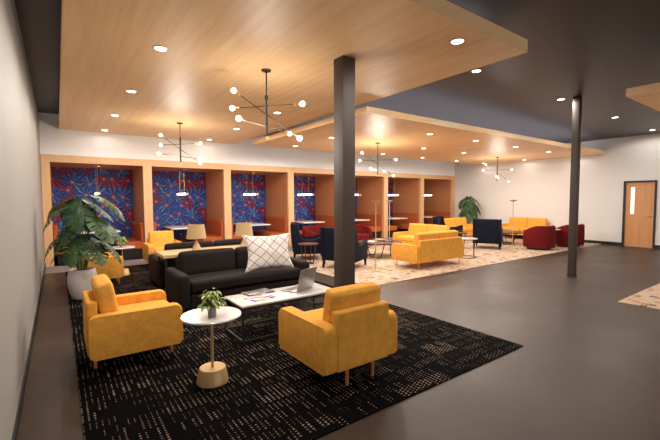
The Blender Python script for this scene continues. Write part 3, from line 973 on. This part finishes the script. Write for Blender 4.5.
# ------------------------------------------------------------------ red barrel chairs
def make_barrel(label):
    """faces +y"""
    o = thing('barrel_chair', label, 'armchair', (0, 0, 0), 0, 'red barrel chairs')
    bm = B(); Ro, Ri = .45, .345; n = 44; span_ = 128; rings = []
    for i in range(n+1):
        a = -span_ + 2*span_*i/n; t = abs(a)/span_
        tt = max(0, (t-.38)/.62); zt = .75-.15*(tt**2)*(3-2*tt)
        ca, sa = math.sin(R(a)), -math.cos(R(a))
        f = 1 - .10*t**3
        sec = [(Ro, .075), (Ro+.005, .10), (Ro+.01, .4), (Ro, zt-.04), (Ro-.015, zt-.012), (Ro-.04, zt), (Ri+.03, zt), (Ri+.008, zt-.015), (Ri, zt-.05), (Ri, .2), (Ri+.02, .075)]
        rings.append([bm.verts.new((r*ca, r*sa*(1.0 if sa < 0 else .98), z)) for r, z in sec])
    k = len(rings[0])
    for a, b in zip(rings, rings[1:]):
        for j in range(k): bm.faces.new((a[j], a[(j+1) % k], b[(j+1) % k], b[j]))
    bm.faces.new(rings[0]); bm.faces.new(rings[-1])
    link('shell', bm, 'red', o, smooth=50)
    s = lathe([(0, .30), (.31, .30), (.328, .32), (.328, .43), (.30, .455), (0, .462)], 40)
    for v in s.verts:
        if v.co.y > 0: v.co.y *= 1.28
    link('seat_cushion', s, 'red', o)
    s = lathe([(0, .085), (.33, .085), (.33, .298), (0, .298)], 40)
    for v in s.verts:
        if v.co.y > 0: v.co.y *= 1.24
    link('seat_base', s, 'red', o)
    link('plinth', lathe([(0, 0), (.34, 0), (.34, .085), (0, .085)], 40), 'black_metal', o)
    return o
br = make_barrel('dark red barrel chair seen from behind, next to the tall brass lamp'); br.location = (12.30, 5.78, ZC); br.rotation_euler.z = facing(.25, .95)
dup(br, (13.74, 5.52, ZC), facing(.2, .97), 'dark red barrel chair partly hidden by the lone column')
dup(br, (6.42, 9.60, ZC), facing(.25, -.97), 'red barrel chair seen over the arm of a navy wing chair')
dup(br, (7.95, 9.45, ZC), facing(-.20, -.98), 'red barrel chair facing the camera just right of the near column')

# ------------------------------------------------------------------ small tables in the far lounge
def small_round(label):
    o = thing('side_table', label, 'table', (0, 0, 0), 0, 'round walnut side tables')
    link('tabletop', lathe([(0, .475), (.24, .475), (.254, .485), (.254, .497), (.248, .502), (0, .502)], 36), 'walnut', o)
    for k in range(4):
        a = R(35+90*k)
        link('leg', tube((.195*math.cos(a), .195*math.sin(a), .476), (.135*math.cos(a), .135*math.sin(a), .016), .016, seg=8), 'walnut', o)
    ring = B()
    for k in range(4):
        a, b = R(35+90*k), R(125+90*k)
        add_tube(ring, (.135*math.cos(a), .135*math.sin(a), .016), (.135*math.cos(b), .135*math.sin(b), .016), .014, seg=8)
    link('foot_ring', ring, 'walnut', o)
    return o
sr = small_round('small round walnut table in front of the farther left navy wing chair'); sr.location = (4.98, 7.83, ZC)
dup(sr, (10.48, 7.40, ZC), .3, 'small round walnut table left of the navy wing chair seen from behind')
def hex_table(label, rad):
    o = thing('coffee_table', label, 'table', (0, 0, 0), 0, 'walnut coffee tables on black legs')
    pts = [(rad*math.cos(R(15+30*k)), rad*math.sin(R(15+30*k))) for k in range(12)]
    link('tabletop', prism(pts, 'z', .385, .42, .006), 'walnut', o)
    for k in range(3):
        a = R(90+120*k); bm = B(); c, s_ = math.cos(a), math.sin(a)
        T = lambda r, q, z: (r*c-q*s_, r*s_+q*c, z)
        r0 = rad*.62
        add_tube(bm, T(r0, -.25, .386), T(r0*.9, -.14, .012), .013, seg=8); add_tube(bm, T(r0, .25, .386), T(r0*.9, .14, .012), .013, seg=8)
        add_tube(bm, T(r0*.9, -.14, .014), T(r0*.9, .14, .014), .013, seg=8)
        link('leg', bm, 'black_metal', o)
    return o
hx_ = hex_table('large walnut coffee table holding a tray and papers, beside the tall brass lamp', .62); hx_.location = (7.18, 7.62, ZC)
dup(hx_, (12.85, 7.25, ZC), .4, 'walnut coffee table in front of the wall sofa')
ZH = ZC+.42
tag(link('papers', box((0, 0, .004), (.34, .24, .008)), 'paper_white', loc=(6.98, 7.72, ZH)), 'white papers on the large walnut coffee table', 'papers').rotation_euler.z = .4
tag(link('tray', lathe([(0, 0), (.17, 0), (.20, .035), (.19, .035), (.165, .008), (0, .008)], 32), 'tan_tray', loc=(7.38, 7.80, ZH)), 'shallow tan bowl on the large walnut coffee table', 'bowl')
tag(link('book', box((0, 0, .014), (.24, .17, .028), .002), 'mag_dark', loc=(7.33, 7.45, ZH)), 'dark book on the large walnut coffee table', 'book').rotation_euler.z = -.3
# white table with black wire frame
o = thing('side_table', 'white topped side table with thin black wire frame at the end of the yellow sofa', 'table', (9.0, 6.12, ZC))
link('tabletop', lathe([(0, .50), (.27, .50), (.28, .51), (.28, .52), (0, .52)], 36), 'white_top', o)
bm = B()
for k in range(24):
    a, b = 2*PI*k/24, 2*PI*(k+1)/24
    for zz in (.008, .49): add_tube(bm, (.26*math.cos(a), .26*math.sin(a), zz), (.26*math.cos(b), .26*math.sin(b), zz), .008, seg=6)
link('ring_frame', bm, 'black_metal', o)
for k in range(4):
    a = R(-10+90*k); link('leg', tube((.26*math.cos(a), .26*math.sin(a), .008), (.26*math.cos(a), .26*math.sin(a), .50), .008, seg=8), 'black_metal', o)

# floor lamps
def floor_lamp(label):
    o = thing('floor_lamp', label, 'lamp', (0, 0, 0), 0, 'brass torchiere lamps')
    link('base', lathe([(0, 0), (.125, 0), (.125, .014), (.02, .024), (0, .024)], 32), 'brass_paint', o)
    link('pole', tube((0, 0, .02), (0, 0, 1.50), .0105, seg=12), 'brass_paint', o)
    link('lamp_shade', lathe([(0, 1.495), (.03, 1.497), (.09, 1.525), (.112, 1.55), (.106, 1.55), (.085, 1.53), (0, 1.505)], 32), 'brass_paint', o)
    return o
fl = floor_lamp('tall brass floor lamp nearest the dark column, in front of the walnut table'); fl.location = (5.68, 6.15, ZC)
dup(fl, (11.04, 5.95, ZC), 0, 'tall brass floor lamp between the navy wing chair and the red barrel chair')
dup(fl, (8.35, 8.42, ZC), 0, 'brass floor lamp farthest back, its pole in line with a booth post')

# ------------------------------------------------------------------ world and camera
w = bpy.data.worlds.new('World'); S.world = w; w.use_nodes = True
w.node_tree.nodes['Background'].inputs[0].default_value = (1, .95, .90, 1)
w.node_tree.nodes['Background'].inputs[1].default_value = 1.9

cam = bpy.data.cameras.new('Camera'); cam.sensor_width = 36; cam.lens = 377.739/660*36; cam.clip_start = .05
co = bpy.data.objects.new('Camera', cam); COL.objects.link(co)
yaw, pit, rol = R(35.802), R(3.17), R(-.163)
F = Vector((math.sin(yaw)*math.cos(pit), math.cos(yaw)*math.cos(pit), -math.sin(pit)))
Rt = Vector((math.cos(yaw), -math.sin(yaw), 0)); U = Rt.cross(F)
R2 = Rt*math.cos(rol)+U*math.sin(rol); U2 = -Rt*math.sin(rol)+U*math.cos(rol)
mm = Matrix((R2, U2, -F)).transposed().to_4x4(); mm.translation = Vector((0, 0, 1.6))
co.matrix_world = mm
S.camera = co
